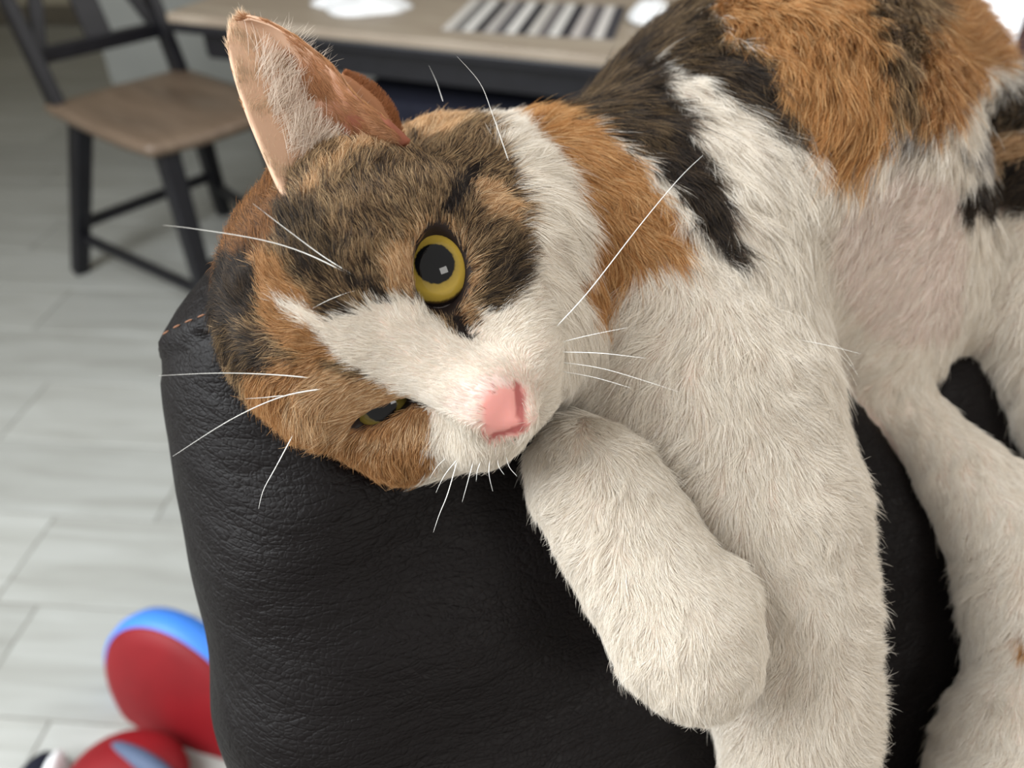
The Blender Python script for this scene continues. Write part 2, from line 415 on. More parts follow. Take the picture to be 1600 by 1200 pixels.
# padded bench pushed under the table
M_NAVY = plain('navy_fabric', (26, 28, 40), 0.85, 0.2, 0.15, 60)
bench_c = tA + t_u * 1.12 + t_v * 0.155
bench = empty('bench', (bench_c[0], bench_c[1], 0), math.atan2(t_u[1], t_u[0])); tag(bench, 'dark navy bench pushed in under the dining table', 'bench')
boxpart('bench_seat', bench, (0, 0, 0.55), (0.62, 0.13, 0.04), M_NAVY, 0.02)
boxpart('bench_panel', bench, (0, -0.10, 0.33), (0.60, 0.012, 0.19), M_NAVY, 0.004)
boxpart('bench_panel', bench, (0, 0.10, 0.33), (0.60, 0.012, 0.19), M_NAVY, 0.004)
for s in (-1, 1):
    for s2 in (-1, 1): bar('leg', (s * 0.57, s2 * 0.10, 0), (s * 0.57, s2 * 0.10, 0.52), 0.045, 0.045, M_NAVY, bench)
# striped placemat
pa, pb = on_z(690, 48, TABZ), on_z(730, 0, TABZ)
p_v = unit(unit(pb - pa) + 0.35 * t_v); p_u = np.array([p_v[1], -p_v[0], 0])
pm = pa + p_v * 0.16 + p_u * 0.215
mat_ = empty('placemat', (pm[0], pm[1], TABZ), math.atan2(p_u[1], p_u[0])); tag(mat_, 'woven placemat with grey, white and black stripes on the table', 'placemat')
boxpart('backing', mat_, (0, 0, 0.0012), (0.215, 0.16, 0.0012), plain('mat_backing', (120, 116, 112), 0.9), 0)
cols_ = [(196, 192, 186), (120, 118, 116), (206, 204, 200), (58, 56, 58), (176, 172, 168), (90, 88, 90), (210, 208, 204), (50, 49, 52), (190, 186, 180), (110, 106, 106), (204, 202, 198), (54, 52, 56), (184, 178, 174), (92, 88, 90), (200, 196, 192), (64, 62, 66)]
M_STR = [plain('mat_stripe', c, 0.9, 0.2, 0.06, 120) for c in cols_]
sw = 0.43 / len(cols_)
for k in range(len(cols_)):
    boxpart('woven_strip', mat_, (-0.215 + sw * (k + 0.5), 0, 0.0034), (sw / 2 - 0.0008, 0.158, 0.0012), M_STR[k], 0)
# white cloth napkin
def crumple(name, cx, cy, rx, ry, h, mat, seed, tagargs, rz=0.0):
    r = np.random.default_rng(seed); ph = r.uniform(0, 6.28, 8); kx = r.normal(size=8) * 5; ky = r.normal(size=8) * 5
    bm = bmesh.new(); n1, n2 = 30, 30; V = {}
    for i in range(n1 + 1):
        for j in range(n2 + 1):
            a, b = i / n1 * 2 - 1, j / n2 * 2 - 1
            q = a * math.sqrt(1 - b * b / 2); w = b * math.sqrt(1 - a * a / 2); rr = min(1, math.hypot(q, w))
            k = 1 + 0.16 * math.sin(3 * math.atan2(w, q) + ph[0]) + 0.08 * math.sin(5 * math.atan2(w, q) + ph[1])
            z = sum(abs(math.sin(kx[m] * q + ky[m] * w + ph[m])) for m in range(6)) / 6
            V[i, j] = bm.verts.new((q * rx * k, w * ry * k, 0.001 + h * (1 - rr ** 4) * (0.25 + z)))
    for i in range(n1):
        for j in range(n2): bm.faces.new((V[i, j], V[i + 1, j], V[i + 1, j + 1], V[i, j + 1]))
    me = bpy.data.meshes.new(name); bm.to_mesh(me); bm.free(); me.materials.append(mat); me.polygons.foreach_set('use_smooth', np.ones(len(me.polygons), bool))
    o = bpy.data.objects.new(name, me); link(o); o.location = (cx, cy, TABZ); o.rotation_euler = (0, 0, rz)
    s = o.modifiers.new('cloth', 'SOLIDIFY'); s.thickness = 0.0012; s.offset = 1
    tag(o, *tagargs); return o
M_PAPER = plain('white_paper', (236, 238, 240), 0.7, 0.3, 0.02)
q = on_z(562, 12, TABZ)
crumple('napkin', q[0], q[1], 0.14, 0.085, 0.03, M_PAPER, 4, ('crumpled white napkin on the wooden table', 'napkin'), math.atan2(t_u[1], t_u[0]))
q = on_z(1018, 32, TABZ + 0.006)
wrp = crumple('wrapper', q[0], q[1], 0.055, 0.06, 0.045, M_PAPER, 9, ('small crumpled white wrapper lying on the end of the striped placemat', 'wrapper'))
wrp.location.z = TABZ + 0.0045
# ------------------------------------------------------------------ red toy with blue rim on the floor
M_RED = plain('red_plush', (126, 10, 20), 0.6, 0.4, 0.12, 12)
M_BLUE = plain('blue_rim', (66, 132, 226), 0.45, 0.4, 0.05, 12)
M_SLATE = plain('slate_collar', (84, 98, 124), 0.6, 0.3, 0.1, 12)
tz = 1.34
T0 = at(300, 1142, tz)
# frame of the face: its long axis, its short axis and the way it faces, in eye space
ta = unit((0.56, -0.83, 0.12)); tn = unit((-0.28, -0.34, -0.9)); ta = unit(ta - tn * (ta @ tn)); tb = np.cross(tn, ta)
toy = empty('toy', (T0[0], T0[1], 0)); tag(toy, 'red padded toy with rounded top and blue rim on the floor by the recliner', 'toy')
def toy_pt(a, b, n): return to_world(cs(300, 1142, tz) + ta * a + tb * b + tn * n)
def egg(name, RA, RB, prof, mat):
    """outline swept through (scale, height) rings, closed at both ends"""
    NS = 64; v = []; f = []
    for (sc, hh) in prof:
        for k in range(NS):
            t = 2 * math.pi * k / NS; a, b = math.cos(t), math.sin(t)
            v.append(toy_pt(RA * sc * a, RB * sc * b * (1 - 0.12 * a), hh))
    for r_ in range(len(prof) - 1):
        for k in range(NS):
            f.append((r_ * NS + k, r_ * NS + (k + 1) % NS, (r_ + 1) * NS + (k + 1) % NS, (r_ + 1) * NS + k))
    for r_ in (0, len(prof) - 1): f.append(tuple(range(r_ * NS, (r_ + 1) * NS)))
    o = mesh_obj(name, v, f, mat, toy)
    bm = bmesh.new(); bm.from_mesh(o.data); bmesh.ops.recalc_face_normals(bm, faces=list(bm.faces)); bm.to_mesh(o.data); bm.free()
    return o
egg('face_pad', 0.205, 0.132, [(0.02, 0.016), (0.5, 0.013), (0.85, 0.004), (0.97, -0.004), (1.0, -0.012), (0.99, -0.02)], M_RED)
egg('rim', 0.210, 0.137, [(0.96, -0.010), (1.0, -0.014), (1.02, -0.035), (1.0, -0.058), (0.9, -0.066), (0.1, -0.068)], M_BLUE)
def blob(name, c, r, mat, parent, seg=32):
    bm = bmesh.new(); bmesh.ops.create_uvsphere(bm, u_segments=seg, v_segments=seg // 2, radius=1.0); bmesh.ops.scale(bm, vec=r, verts=bm.verts)
    me = bpy.data.meshes.new(name); bm.to_mesh(me); bm.free(); me.materials.append(mat); me.polygons.foreach_set('use_smooth', np.ones(len(me.polygons), bool))
    o = bpy.data.objects.new(name, me); link(o, parent); o.location = Vector(c) - parent_origin(parent); return o
bp_ = on_z(196, 1222, 0.05)
blob('toy_body', (bp_[0], bp_[1], 0.045), (0.095, 0.085, 0.052), M_RED, toy)
ca_, cb_ = on_z(176, 1160, 0.095), on_z(268, 1216, 0.095); cm_ = (ca_ + cb_) / 2
c_o = blob('collar', (cm_[0], cm_[1], 0.080), (np.linalg.norm(cb_ - ca_) / 2 + 0.01, 0.018, 0.022), M_SLATE, toy); c_o.rotation_euler = (0, 0, math.atan2(cb_[1] - ca_[1], cb_[0] - ca_[0]))
# toe of a small shoe at the picture's edge
sp_ = on_z(78, 1206, 0.03)
shoe = empty('shoe', (sp_[0], sp_[1], 0)); tag(shoe, 'small navy shoe with white toe strap on the plank floor beside the red toy', 'shoe')
blob('upper', (sp_[0] - 0.012, sp_[1] - 0.06, 0.035), (0.036, 0.09, 0.034), M_NAVY, shoe)
blob('sole', (sp_[0] - 0.012, sp_[1] - 0.06, 0.010), (0.042, 0.10, 0.011), M_PAPER, shoe)
blob('strap', (sp_[0] + 0.012, sp_[1] - 0.005, 0.045), (0.012, 0.032, 0.02), M_PAPER, shoe)

# ------------------------------------------------------------------ leather recliner the cat lies on
M_LEATHER = leather_material()
CH_N = unit((0.36, 0.06, -1.0))                 # front face normal, eye space
CH_U = unit(np.array([-0.20, 1, 0]) - CH_N * np.dot((-0.20, 1, 0), CH_N))
CH_R = np.cross(CH_N, CH_U); CH_R = CH_R if CH_R[0] > 0 else -CH_R
CH_O = cs(700, 850, 0.274)
CH_HALF = np.array([0.34, 0.36, 0.14])
CH_LEFT, CH_TOP = -0.084, 0.131                 # of the front face relative to CH_O
CH_C = CH_O + CH_R * (CH_LEFT + CH_HALF[0]) + CH_U * (CH_TOP - CH_HALF[1]) - CH_N * CH_HALF[2]
def leather_q(p):
    return np.stack([(p - CH_C) @ CH_R, (p - CH_C) @ CH_U, (p - CH_C) @ CH_N], 1)
def seam_v(q):                                   # height of the seam across the padded back
    return CH_HALF[1] - 0.050 + 0.010 * np.clip((q[:, 0] + CH_HALF[0]) / 0.1, 0, 2)
def leather_f(p, dent=True):
    q = leather_q(p)
    bulge = 0.008 * np.cos(np.clip(q[:, 0] / CH_HALF[0], -1, 1) * 1.5) * np.cos(np.clip(q[:, 1] / CH_HALF[1], -1, 1) * 1.5)
    r1 = 0.075
    a = np.abs(q[:, :2]) - (CH_HALF[:2] - r1)
    d2 = np.linalg.norm(np.maximum(a, 0), axis=1) + np.minimum(a.max(1), 0) - r1
    r2 = 0.055
    w = np.stack([d2 + r2, np.abs(q[:, 2]) - CH_HALF[2] + r2], 1)
    d = np.linalg.norm(np.maximum(w, 0), axis=1) + np.minimum(w.max(1), 0) - r2
    lump = 0.0016 * np.sin(q[:, 0] * 61 + 2 * np.sin(q[:, 1] * 37)) * np.sin(q[:, 1] * 53 + 1.3) + 0.0011 * np.sin(q[:, 0] * 23 - q[:, 1] * 90)
    dv = q[:, 1] - seam_v(q)
    seam = 0.0028 * np.exp(-(dv / 0.0022) ** 2) - 0.0018 * np.exp(-((dv - 0.006) / 0.0045) ** 2) + 0.002 / (1 + np.exp(-dv / 0.002)) * 0
    d = d - bulge - lump + seam
    m = (np.abs(d) < 0.02) & dent                 # the padding gives way under the cat
    if m.any():
        c = field(p[m]) + 0.0012
        d[m] = -smin(-d[m], c, 0.008)
    return d

def build_recliner():
    root = empty('leather_recliner', tuple(to_world(CH_C) * np.array([1, 1, 0])))
    tag(root, 'worn black leather recliner with padded back that the cat lies on', 'recliner')
    lo = CH_C - 0.56; hi = CH_C + 0.56
    v, f = surface_nets(leather_f, lo, hi, 0.0042)
    back = mesh_obj('backrest', to_world(v), f, M_LEATHER, root)
    # stitches along the seam
    m = plain('brown_thread', (120, 82, 58), 0.7, 0.3, 0.2, 400)
    bm = bmesh.new()
    for i in range(60):
        x = -CH_HALF[0] + 0.004 + i * 0.0042
        pts = []
        for xx in (x - 0.0014, x + 0.0014):
            sv = seam_v(np.array([[xx, 0, 0]]))[0] + 0.0085
            p = CH_C + CH_R * xx + CH_U * sv + CH_N * 0.25
            for _ in range(40):
                p = p - CH_N * max(leather_f(p[None], False)[0], 0) * 0.7
            pts.append(p)
        a, b = [Vector(to_world(p)) - Vector(root.location) for p in pts]
        if (a - b).length > 0.012: continue
        mt = Matrix.Translation((a + b) / 2) @ (b - a).to_track_quat('Z', 'Y').to_matrix().to_4x4() @ Matrix.Diagonal((0.0004, 0.0004, (b - a).length / 2, 1))
        bmesh.ops.create_icosphere(bm, subdivisions=1, radius=1.0, matrix=mt)
    me = bpy.data.meshes.new('stitching'); bm.to_mesh(me); bm.free(); me.materials.append(m)
    o = bpy.data.objects.new('stitching', me); link(o, back); o['kind'] = 'stuff'; o['label'] = 'brown thread stitches along the seam'
    # the rest of the chair under the padded back
    M2 = M_LEATHER
    def pad(name, c, half, r):
        bm = bmesh.new(); bmesh.ops.create_cube(bm, size=2.0)
        bmesh.ops.scale(bm, vec=half, verts=bm.verts)
        bmesh.ops.bevel(bm, geom=list(bm.edges), offset=r, segments=6, profile=0.5, affect='EDGES')
        me = bpy.data.meshes.new(name); bm.to_mesh(me); bm.free(); me.materials.append(M2)
        me.polygons.foreach_set('use_smooth', np.ones(len(me.polygons), bool))
        o = bpy.data.objects.new(name, me); link(o, root); o.location = c; return o
    bc = to_world(CH_C) - np.array(root.location)
    pad('base', (0.0, 0.02, 0.29), (0.33, 0.24, 0.25), 0.06)
    for sx in (-1, 1):
        for sy in (-1, 1):
            bm = bmesh.new(); bmesh.ops.create_cone(bm, cap_ends=True, segments=16, radius1=0.022, radius2=0.028, depth=0.06)
            me = bpy.data.meshes.new('foot'); bm.to_mesh(me); bm.free(); me.materials.append(plain('dark_wood_foot', (40, 28, 22)))
            o = bpy.data.objects.new('foot', me); link(o, root); o.location = (sx * 0.26, 0.02 + sy * 0.18, 0.03)
    return root


# ------------------------------------------------------------------ the cat: shape
HU = 0.0235                                       # half the distance between the eyes
HO = cs(637, 529, 0.236)                          # between the eyes
hx = unit((0.40, 0.915, 0)); hz = unit((-0.915, 0.40, 0)); hy = np.array([0, 0, -1.0])
def rot(a, b, ang):                               # turn a towards b
    return a * math.cos(ang) + b * math.sin(ang), b * math.cos(ang) - a * math.sin(ang)
hy, hz = rot(hy, -hz, math.radians(24)); hz = -hz
hy, hx = rot(hy, -hx, math.radians(13)); hx = -hx
HB = np.stack([hx, hy, hz])                       # rows: local axes
def H(x, y, z): return HO + (x * hx + y * hy + z * hz) * HU
def hell(x, y, z, rx, ry, rz): return Ell(H(x, y, z), np.array([rx, ry, rz]) * HU, HB)
def hcone(a, b, ra, rb): return Cone(H(*a), H(*b), ra * HU, rb * HU)

def head_prims():
    P = [hell(0, -1.45, 0.55, 2.05, 1.9, 1.75),
         hell(0, -0.75, 0.75, 1.55, 1.15, 1.2),
         hcone((0, -0.35, 0.55), (0, 0.98, -0.80), 0.64, 0.42),
         (hell(0.40, 0.62, -1.20, 0.60, 0.62, 0.52), 0.007), (hell(-0.40, 0.62, -1.20, 0.58, 0.62, 0.52), 0.007),
         (hell(0, 0.32, -1.58, 0.52, 0.52, 0.42), 0.007)]
    for s in (-1, 1):
        P += [hell(1.18 * s, -1.0, -0.65, 0.95, 1.05, 0.85),
              hell(0.85 * s, -0.35, -1.05, 0.72, 0.80, 0.62),
              hell(1.0 * s, -0.35, 0.48, 0.72, 0.50, 0.42),
              hell(1.02 * s, -0.30, -0.50, 0.70, 0.55, 0.42)]
    P += [Ell(cs(840, 520, .262), .020), Ell(cs(800, 400, .275), .030), Ell(cs(770, 305, .280), .022)]
    return P
head_g = Group(head_prims(), 0.015)
torso_g = Group(chain([(690, 350, .305, .036), (850, 425, .325, .054), (1000, 440, .345, .066), (1180, 300, .38, .080), (1258, 165, .42, .0725), (1600, 380, .43, .042)])
                + [Ell(cs(1310, 430, .385), .062), Ell(cs(1392, 198, .42), .043), Ell(cs(1418, 415, .395), .034), Ell(cs(1305, 555, .365), .022), Ell(cs(1335, 610, .358), .017), Ell(cs(960, 590, .305), .034)], 0.03)
armA_g = Group(chain([(1040, 470, .325, .050), (1096, 640, .300, .0430), (1178, 800, .290, .0318), (1224, 950, .284, .0236), (1238, 1100, .282, .0216), (1240, 1280, .282, .0220)]), 0.02)
ARM_B = [(890, 735, .268, .012), (912, 735, .262, .0145), (938, 775, .256, .0162), (985, 850, .251, .0168), (1035, 930, .247, .0172), (1074, 990, .244, .0182), (1088, 1025, .243, .0172)]
armB_g = Group(chain(ARM_B) + [(Ell(cs(1118, 930, .248), .010), 0.008), (Ell(cs(1020, 1034, .240), .0084), 0.003), (Ell(cs(1068, 1060, .237), .0086), 0.002), (Ell(cs(1116, 1052, .238), .0084), 0.002), (Ell(cs(1140, 1014, .241), .0078), 0.003)], 0.012)
hindL_g = Group(chain([(1350, 545, .370, .017), (1362, 612, .355, .0105), (1432, 668, .346, .0125), (1506, 748, .336, .0150), (1572, 822, .330, .0210), (1626, 940, .325, .0255), (1640, 1080, .318, .0252), (1612, 1190, .310, .029), (1580, 1290, .304, .031)]), 0.012)
hindU_g = Group(chain([(1655, 245, .41, .040), (1632, 360, .378, .037), (1652, 480, .365, .034), (1706, 640, .352, .030)]), 0.03)

def field(p):
    f = torso_g(p)
    f = smin(f, hindU_g(p), 0.02)
    f = smin(f, hindL_g(p), 0.010)
    f = smin(f, armA_g(p), 0.018)
    f = smin(f, head_g(p), 0.008)
    f = smin(f, armB_g(p), 0.004)
    if NOSE: f = smin(f, NOSE[0](p), 0.004)
    return f
def carve(p, f):
    for g, kk in CARVES:
        c, r = g.ball()
        m = np.linalg.norm(p - c, axis=1) < r + 0.02
        if m.any():
            f[m] = -smin(-f[m], g(p[m]), kk)
    return f
CARVES, NOSE = [], []
def body_f(p): return carve(p, field(p))
def march(px, py, f, d0=0.12, d1=0.6):
    r = ray_px(px, py); r1 = r / np.linalg.norm(r)
    t = d0
    for _ in range(200):
        v = f((r1 * t)[None])[0]
        if v < 2e-4: break
        t += v * 0.6
        if t > d1: return None
    return r1 * t
# nose pad, proud of the muzzle, and its two comma-shaped nostrils
_s = march(788, 642, field)
NOSE.append(Group([Cone(cs(768, 628, _s[2] + 0.0062), cs(806, 648, _s[2] + 0.0050), 0.0095, 0.0062)], 0.005))
for seg in (((809, 602), (816, 628), (817, 648)), ((772, 683), (796, 679), (816, 671))):
    q = [march(x, y, field) for (x, y) in seg]
    for a, b in zip(q[:-1], q[1:]):
        CARVES.append((Cone(a, b, 0.0009, 0.0015), 0.0012))
# lids opened where the eyes sit
def eye_frame(px, py, ang):
    s = march(px, py, field)
    n = gradient(field, s[None], 2e-3)[0]
    n = unit(n * 0.45 - unit(s) * 0.55)
    a = np.array([math.cos(ang), -math.sin(ang), 0]); a = unit(a - n * (a @ n)); b = np.cross(n, a)
    return s, n, a, b
EYES = []
for (px, py, ang, ra, rb) in ((689, 424, math.radians(86), 68, 43), (598, 647, math.radians(-29), 54, 14)):
    s, n, a, b = eye_frame(px, py, ang)
    k = s[2] / FPX
    EYES.append((s, n, a, b, ra * k, rb * k))
    CARVES.append((Ell(s, (ra * k, rb * k, 0.010), np.stack([a, b, n])), 0.0025))

RECLINER = build_recliner()
lo = np.array([-0.19, -0.34, 0.13]); hi = np.array([0.52, 0.36, 0.60])
cv, cf = surface_nets(body_f, lo, hi, 0.0016)
cn = gradient(body_f, cv)
ROOT_CAT = empty('cat', tuple(at(900, 700, 0.32)))
tag(ROOT_CAT, 'calico cat with orange, tabby and white fur lying on its side on the leather', 'cat')

# ------------------------------------------------------------------ the cat: coat colours and lie of the fur
# painted onto the body: outlines of the patches are thrown onto the surface once, then every vertex takes the
# colour of the nearest painted surface point in space
W, TAB, ORA, DRK, TAN, PNK, GRY, NOSEC, RIM, ORD, DTB, FOR = range(12)
PATCH = [
 (TAB, [(325,420),(330,330),(360,232),(470,225),(540,190),(620,190),(640,150),(700,158),(755,195),(785,245),(812,300),(822,390),(820,440),(790,478),(745,492),(725,525),(700,520),(660,478),(640,462),(600,478),(560,500),(520,520),(545,560),(600,600),(665,630),(672,690),(665,745),(600,755),(530,735),(470,700),(410,660),(370,610),(325,540),(318,470)]),
 (TAN, [(640,150),(705,160),(720,200),(690,225),(650,222),(625,200)]),
 (TAN, [(470,300),(500,262),(545,230),(600,218),(630,212),(640,238),(600,242),(550,252),(510,285),(480,325)]),
 (ORD, [(320,330),(400,280),(440,330),(420,400),(330,400)]),
 (ORD, [(360,232),(440,262),(445,330),(390,300),(330,350)]),
 (DRK, [(325,405),(395,400),(430,440),(415,500),(370,515),(325,490)]),
 (FOR, [(395,400),(440,415),(500,480),(540,560),(490,560),(430,520),(415,480)]),
 (FOR, [(380,575),(430,560),(500,560),(560,590),(610,612),(668,632),(675,690),(668,760),(600,800),(540,780),(470,740),(400,680)]),
 (TAN, [(500,570),(560,585),(650,620),(640,632),(600,640),(560,665),(545,690),(480,670),(440,640),(470,590)]),
 (TAN, [(560,680),(600,675),(640,650),(668,640),(672,680),(620,690),(580,705)]),
 (DTB, [(330,500),(400,520),(440,560),(420,580),(380,575),(335,540)]),
 (W, [(425,470),(470,478),(520,500),(600,472),(640,468),(668,490),(705,520),(735,530),(780,480),(860,450),(900,560),(880,700),(700,740),(672,720),(672,650),(650,622),(600,598),(545,562),(500,520)]),
 (RIM, [(742,250),(754,262),(732,300),(716,340),(697,350),(690,332),(712,290)]),
 (DRK, [(545,430),(600,455),(615,470),(580,466),(540,448)]),
 (DRK, [(480,415),(510,425),(505,445),(480,440)]),
 (DTB, [(430,330),(500,330),(540,400),(520,440),(450,400)]),
 (DTB, [(505,470),(560,480),(530,500),(505,490)]),
 (TAN, [(600,400),(650,370),(660,350),(690,350),(715,360),(735,400),(745,450),(740,490),(725,520),(715,480),(728,430),(705,370),(670,380),(650,420),(648,460),(610,465)]),
 (TAN, [(740,290),(770,280),(800,320),(800,350),(750,340)]),
 (DTB, [(758,395),(790,370),(822,400),(822,440),(795,478),(755,492),(748,450)]),
 (DRK, [(775,440),(810,415),(820,430),(790,465)]),
 (RIM, [(695,480),(712,478),(725,505),(738,528),(722,530),(705,510)]),
 (RIM, [(638,622),(660,628),(668,636),(650,634)]),
 (ORA, [(800,180),(850,170),(915,200),(985,250),(1045,315),(1082,375),(1055,400),(1005,410),(970,465),(940,490),(905,455),(893,430),(922,385),(912,335),(880,275),(840,225)]),
 (DRK, [(820,150),(880,105),(960,50),(1005,85),(1035,125),(1065,180),(1105,260),(1135,320),(1155,385),(1160,420),(1120,385),(1070,310),(1010,255),(930,205),(850,172)]),
 (DTB, [(830,160),(900,110),(960,110),(1010,150),(1040,220),(1000,240),(920,195),(850,170)]),
 (DTB, [(940,60),(1000,25),(1080,-30),(1130,50),(1185,95),(1225,140),(1262,210),(1215,205),(1150,165),(1095,120),(1040,112),(1000,92)]),
 (DRK, [(1090,75),(1140,80),(1190,120),(1225,165),(1190,160),(1130,115)]),
 (ORA, [(1080,-40),(1340,-40),(1375,60),(1392,130),(1405,190),(1350,262),(1312,272),(1285,215),(1240,165),(1200,105),(1130,45)]),
 (TAB, [(1340,-40),(1470,-40),(1445,60),(1432,130),(1440,190),(1400,200),(1388,130),(1370,60)]),
 (GRY, [(1385,170),(1440,180),(1450,215),(1400,222)]),
 (ORA, [(1460,-40),(1600,-40),(1590,50),(1585,90),(1540,115),(1505,155),(1465,205),(1440,195),(1430,130),(1445,60)]),
 (GRY, [(1585,80),(1700,60),(1700,260),(1600,250),(1540,260),(1500,240),(1530,190),(1560,140)]),
 (DTB, [(1580,110),(1700,90),(1700,200),(1600,200),(1555,205),(1525,225),(1540,185)]),
 (TAN, [(1560,205),(1700,200),(1700,250),(1580,262),(1530,262)]),
 (DRK, [(1512,280),(1545,262),(1600,245),(1700,240),(1700,330),(1600,325),(1540,325),(1510,345),(1503,315)]),
 (PNK, [(1330,290),(1420,240),(1500,280),(1510,400),(1500,510),(1420,540),(1350,500),(1310,420)]),
 (ORA, [(1592,985),(1640,985),(1640,1015),(1596,1015)]),
 (PNK, [(725,590),(775,585),(800,598),(760,620),(740,660),(700,640)]),
 (NOSEC, [(764,610),(790,602),(812,600),(822,625),(826,668),(800,680),(766,686),(752,666),(754,635)]),
]
def in_poly(x, y, poly):
    c = np.zeros(x.shape, bool); j = len(poly) - 1
    for i in range(len(poly)):
        xi, yi = poly[i]; xj, yj = poly[j]
        cond = ((yi > y) != (yj > y)) & (x < (xj - xi) * (y - yi) / (yj - yi + 1e-12) + xi)
        c ^= cond; j = i
    return c
# lie of the fur: px, py, direction on the picture, length mm, lift off the skin
LIE = [
 (800,600,-.5,-.5,2.0,.25),(770,560,-.8,-.4,2.5,.25),(700,590,-.9,-.3,3,.25),(640,550,-.9,-.35,4,.25),(560,530,-.9,-.3,5,.25),(480,500,-.9,-.3,6,.3),(400,470,-.8,-.5,7,.3),
 (850,560,.6,-.3,3,.35),(870,620,.8,.3,4,.4),(840,680,.4,.9,4,.4),(780,700,.1,1,4,.4),(720,700,-.1,1,5,.4),(680,690,-.2,1,6,.4),(800,520,.5,-.5,4,.3),(760,500,.5,-.5,4,.3),
 (640,470,-.5,-.8,4,.3),(640,400,-.5,-.85,5,.3),(600,330,-.3,-.95,6,.3),(540,400,-.6,-.8,6,.3),(560,300,-.25,-.95,6.5,.3),(480,380,-.7,-.7,7,.3),(420,330,-.6,-.8,7,.3),(380,300,-.5,-.8,7,.35),(360,400,-.8,-.5,8,.35),
 (690,350,-.1,-1,4,.3),(690,260,.1,-1,6,.3),(640,200,0,-1,6,.4),(700,190,.25,-1,8,.4),(600,236,.1,-1,8,.6),(560,246,-.05,-1,9,.6),(515,275,-.1,-1,9,.55),(480,310,-.3,-1,8,.5),(750,260,.45,-.85,7,.3),(780,350,.7,-.7,7,.3),(760,430,.7,-.5,6,.3),(800,450,.8,-.3,8,.3),
 (340,480,-.9,.1,9,.4),(360,560,-.8,.6,9,.4),(420,620,-.6,.8,10,.4),(480,660,-.4,.9,10,.4),(440,560,-.8,.5,7,.3),(520,590,-.8,.3,5,.25),(540,700,-.25,1,9,.4),(600,720,-.15,1,8,.4),(620,690,-.1,1,6,.3),(560,640,-.7,.4,4,.25),
 (850,350,.75,.3,13,.3),(830,250,.6,-.2,12,.3),(780,200,.4,-.9,10,.4),(880,450,.7,.5,13,.3),(900,540,.6,.7,12,.3),(900,400,.7,.5,13,.3),
 (900,260,.4,.5,11,.25),(980,330,.25,.8,12,.25),(960,440,-.35,.9,13,.3),(1040,370,.2,.9,12,.25),
 (900,140,.3,-.2,11,.3),(960,180,.45,.4,11,.25),(1060,270,.4,.85,11,.25),(1130,380,.4,.9,12,.3),(1000,90,.5,.2,12,.3),
 (1100,150,.45,.85,15,.3),(1180,260,.3,.95,17,.3),(1150,100,.5,.8,14,.3),(1220,180,.3,.95,16,.35),(1240,350,-.1,1,18,.3),(1250,450,-.3,.9,16,.3),
 (1200,40,.2,.95,17,.35),(1280,120,-.2,.95,19,.35),(1330,220,-.45,.9,20,.4),(1400,100,-.4,.9,18,.35),(1460,100,-.7,.7,18,.4),(1520,60,.8,-.4,17,.4),(1540,160,-.7,.5,17,.4),(1440,220,-.6,.7,17,.4),
 (1330,350,-.7,.7,14,.25),(1420,420,-.6,.5,7,.2),(1380,550,-.7,.5,7,.2),(1470,330,-.6,.5,10,.3),(1480,470,.2,.9,9,.3),
 (1560,300,-.5,.6,11,.3),(1560,400,-.3,.9,12,.35),(1560,500,-.2,.9,12,.4),(1590,580,-.7,.7,12,.5),
 (1420,660,.3,.8,6,.25),(1480,720,.3,.8,7,.3),(1520,800,-.3,.8,8,.35),(1560,760,.3,.8,8,.3),(1540,900,-.8,.5,11,.45),(1580,900,-.2,.9,9,.35),(1530,1050,-.7,.7,9,.4),(1580,1100,0,1,9,.3),(1500,1180,-.7,.6,8,.4),
 (1000,520,-.6,.6,13,.3),(940,570,-.8,.5,12,.3),(900,620,-.6,.7,10,.3),(1080,500,-.2,.9,12,.25),(1150,480,.2,.95,12,.25),(1020,620,-.5,.8,10,.35),(1060,720,-.6,.75,9,.4),(1100,820,-.6,.75,9,.4),(1130,620,.1,1,9,.25),
 (1230,600,.6,.75,9,.3),(1200,760,.2,.95,8,.25),(1310,760,.85,.45,9.5,.5),(1350,900,.95,.25,9,.55),(1280,900,.4,.9,7,.3),(1230,950,0,1,7,.25),(1355,1050,.95,.3,9,.55),(1355,1180,.95,.3,9,.55),(1190,1050,-.3,.95,7,.3),(1150,1150,-.5,.85,8,.4),(1250,1150,0,1,7,.25),
 (880,690,-.3,.9,6,.3),(930,680,.3,.9,6,.3),(870,760,-.7,.7,7,.4),(950,780,.2,1,6,.25),(920,870,-.7,.7,7,.4),(1000,880,.15,1,5.5,.25),(1060,840,.5,.8,5,.3),(960,960,-.7,.7,7,.4),(1050,980,.2,1,5,.25),(1000,1060,-.4,.9,6,.4),(1080,1090,.1,1,5,.35),(1150,1000,.6,.8,4,.3),(1120,930,.5,.85,4.5,.3),
]
bvh = BVHTree.FromPolygons(cv.tolist(), cf.tolist())
def throw(px, py):
    d = unit(ray_px(px, py)); h = bvh.ray_cast(Vector((0, 0, 0)), Vector(d))
    return None if h[0] is None else np.array(h[0])
gx, gy = np.meshgrid(np.arange(-60, 1721, 6.0), np.arange(-60, 1261, 6.0))
wob = 5.0 * np.sin(gx * 0.11 + 2 * np.sin(gy * 0.07)) + 3 * np.sin(gy * 0.31)
cls = np.zeros(gx.shape, int)
for c, poly in PATCH:
    small = c in (RIM, NOSEC)
    cls[in_poly(gx + (0 if small else wob * 0.7), gy + (0 if small else wob * 0.5), poly)] = c
pp, pc = [], []
for x, y, c in zip(gx.ravel(), gy.ravel(), cls.ravel()):
    h = throw(x, y)
    if h is not None: pp.append(h); pc.append(c)
kd = KDTree(len(pp))
for i, p in enumerate(pp): kd.insert(p, i)
kd.balance()
